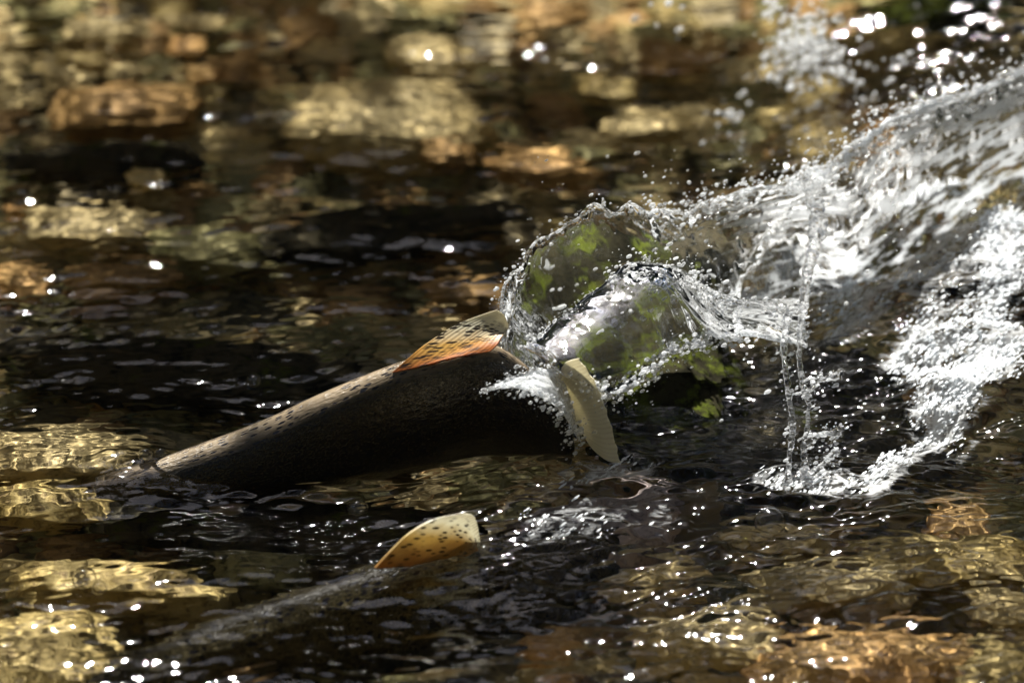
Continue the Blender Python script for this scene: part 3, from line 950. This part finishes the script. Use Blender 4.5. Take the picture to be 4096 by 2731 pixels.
# foam: froth beads heaped on the broken water
fx, fy = rng.uniform(-.2, .85, 160000), rng.uniform(-.65, .95, 160000)
fa, fb = fx * .66 + fy * .75, -fx * .75 + fy * .66
fv = segfield(fx, fy, SEGS, 1.25) * (.2 + 1.4 * fbm(fa * 14, fb * 60, 80, 4))
keep = fv > .5 + .5 * rng.rand(len(fv))
fx, fy = fx[keep][:13000], fy[keep][:13000]
hz, _ = height(fx, fy)
pz = hz + np.abs(rng.normal(0, .008, len(fx))) * segfield(fx, fy, SEGS)
fo = blobs('foam', np.stack([fx, fy, pz], 1), .0005 + .0014 * rng.rand(len(fx)) ** 2, FOAM, 6.0, True, np.array([.7, .7, .15]))
tag(fo, 'white foam heaped on the rushing water at the right', 'foam', kind='stuff')

# ------------------------------------------------------------------ the overhanging tree whose leaves shade the stream
SHADE = [  # px py rx ry
    (1400, 10, 450, 70), (2120, 130, 210, 200), (1040, 340, 110, 150), (400, 630, 500, 90), (950, 700, 140, 50), (1700, 850, 560, 100),
    (2450, 800, 220, 50), (1480, 1120, 380, 110), (750, 1430, 800, 140), (1500, 1260, 350, 90), (500, 1560, 480, 90), (1230, 1640, 230, 50), (950, 2200, 480, 45),
    (250, 2120, 280, 50), (1600, 2660, 500, 70), (2250, 2570, 300, 140), (60, 350, 60, 120), (560, 1020, 260, 45)]
leaf_m, t, p, out = new_mat('leaf')
p.inputs['Base Color'].default_value = (.05, .085, .02, 1)
p.inputs['Roughness'].default_value = .5
tw_m, t, p, out = new_mat('bark')
p.inputs['Base Color'].default_value = (.07, .05, .035, 1)
tree = empty('overhanging_tree', (-4.6, 5.6, 0))
tag(tree, 'broad leafed tree leaning over the stream and shading it', 'tree')
lv, hubs = [], []
for px, py, rx, ry in SHADE:
    c = PZ(px, py, -.05)
    hgt = rng.uniform(3.3, 4.2)
    hub = np.array(c + SUN * (hgt / SUN.z))
    hubs.append(hub)
    a, b = rx * .000366, ry * .000732
    n = int(70 + a * b * 3300)
    for k in range(n):
        q = rng.normal(0, .5, 2)
        while np.hypot(*q) > 1.05:
            q = rng.normal(0, .55, 2)
        o = hub + np.array([q[0] * a, q[1] * b, 0]) + np.array(SUN) * rng.normal(0, .12)
        lv.append(o)
lv = np.array(lv)
n = len(lv)
L = np.array([[-.5, 0, 0], [-.2, -.3, .03], [.15, -.28, .04], [.5, 0, 0], [.15, .28, .04], [-.2, .3, .03]])
ang = rng.rand(n) * 6.28
tl1, tl2 = rng.normal(0, .45, n), rng.normal(0, .45, n)
sz = rng.uniform(.05, .085, n)
ex = np.stack([np.cos(ang), np.sin(ang), tl1], 1)
ey = np.stack([-np.sin(ang), np.cos(ang), tl2], 1)
LVt = lv[:, None] + sz[:, None, None] * (L[None, :, 0:1] * ex[:, None] + L[None, :, 1:2] * ey[:, None] + L[None, :, 2:3] * np.array([0, 0, 1]))
lf = link('leaves', LVt.reshape(-1, 3), (np.arange(n)[:, None] * 6 + np.arange(6)[None]), leaf_m, tree)
V, F, n0 = tube([(-4.6, 5.6, -.3), (-4.4, 5.5, 1.5), (-3.7, 5.2, 3.2), (-2.4, 4.6, 4.6), (-1, 4.0, 5.2), (.6, 3.6, 5.3)], [.22, .19, .15, .1, .06, .02], 60, 14, 2, .1) + (0,)
trunk = link('trunk', V, F, tw_m, tree)
V, F, n0 = [], [], 0
main = crom([(-3.7, 5.2, 3.2), (-2.4, 4.6, 4.6), (-1, 4.0, 5.2), (.6, 3.6, 5.3)], 40)
for k, hb in enumerate(hubs):
    s = main[int(np.argmin(np.linalg.norm(main - hb - np.array([-.5, .6, .3]), axis=1)))]
    v, f = tube([s, s * .5 + hb * .5 + np.array([0, 0, .15]), hb], [.018, .011, .004], 30, 7, k, .2)
    V.append(v)
    F.append(f + n0)
    n0 += len(v)
link('branches', np.vstack(V), np.vstack(F), tw_m, tree)
rebase(tree)

# ------------------------------------------------------------------ leaf crown added out of view to block sky light, open towards the sun
crown = empty('sky_block_tree', (6.2, -1.5, 0))
tag(crown, 'unseen tree added to cut sky light, whose wide crown closes over the stream', 'tree')
q = np.stack([rng.uniform(-10, 10, 9000), rng.uniform(-10, 7, 9000), rng.normal(8.2, .5, 9000)], 1)
gx, gy = q[:, 0] - SUN.x / SUN.z * 8.2, q[:, 1] - SUN.y / SUN.z * 8.2
q = q[(gx / 2.1) ** 2 + (gy / 2.3) ** 2 > 1 + .35 * rng.rand(len(q))]
n = len(q)
ang = rng.rand(n) * 6.28
tl1, tl2 = rng.normal(0, .35, n), rng.normal(0, .35, n)
sz = rng.uniform(.25, .42, n)
ex = np.stack([np.cos(ang), np.sin(ang), tl1], 1)
ey = np.stack([-np.sin(ang), np.cos(ang), tl2], 1)
LVt = q[:, None] + sz[:, None, None] * (L[None, :, 0:1] * ex[:, None] + L[None, :, 1:2] * ey[:, None] + L[None, :, 2:3] * np.array([0, 0, 1]))
link('leaves', LVt.reshape(-1, 3), (np.arange(n)[:, None] * 6 + np.arange(6)[None]), leaf_m, crown)
V, F = tube([(6.2, -1.5, -.4), (6.3, -1.4, 3), (6.0, -1.2, 6), (5.2, -.6, 8.4)], [.3, .26, .2, .08], 60, 16, 9, .1)
link('trunk', V, F, tw_m, crown)
V, F, n0 = [], [], 0
for k in range(22):
    a = k / 22 * 6.28
    e = np.array([6 * math.cos(a), -1.5 + 6 * math.sin(a), 8.2])
    if ((e[0] - SUN.x / SUN.z * 8.2) / 2.4) ** 2 + ((e[1] - SUN.y / SUN.z * 8.2) / 2.6) ** 2 < 1:
        continue
    v, f = tube([(6.1, -1.3, 5.5), (5.2 * .4 + e[0] * .5, e[1] * .5 - .5, 7.6), e], [.09, .05, .015], 30, 7, k + 60, .1)
    V.append(v)
    F.append(f + n0)
    n0 += len(v)
link('branches', np.vstack(V), np.vstack(F), tw_m, crown)
rebase(crown)

# bubbles riding on the water
for px, py, rad, lab in ((585, 1893, .011, 'clear bubble over the snout of the leaping fish, left one of a pair'),
                         (645, 1880, .009, 'clear bubble over the snout of the leaping fish, right one of a pair'),
                         (3080, 2120, .022, 'large clear bubble on the water below the falling jets'),
                         (1015, 1530, .011, 'lone clear bubble on the dark water behind the leaping fish'),
                         (340, 2350, .017, 'largest bubble of the cluster above the bottom left boulder'),
                         (400, 2385, .011, 'small bubble at the right of the cluster above the bottom left boulder'),
                         (1430, 2045, .016, 'bubble on dark water between the two fish')):
    c = PZ(px, py)
    z = float(height(np.array([c.x]), np.array([c.y]))[0][0])
    bm = bmesh.new()
    bmesh.ops.create_uvsphere(bm, u_segments=28, v_segments=16, radius=rad)
    inner = bmesh.ops.create_uvsphere(bm, u_segments=28, v_segments=16, radius=rad * .94)['verts']
    bmesh.ops.reverse_faces(bm, faces=list({f for v in inner for f in v.link_faces}))
    me = bpy.data.meshes.new('bubble')
    bm.to_mesh(me)
    bm.free()
    me.shade_smooth()
    me.materials.append(SPLASH)
    o = bpy.data.objects.new('bubble', me)
    COL.objects.link(o)
    o.location = (c.x, c.y, z + rad * .15)
    tag(o, lab, 'bubble', 'bubbles on the water')
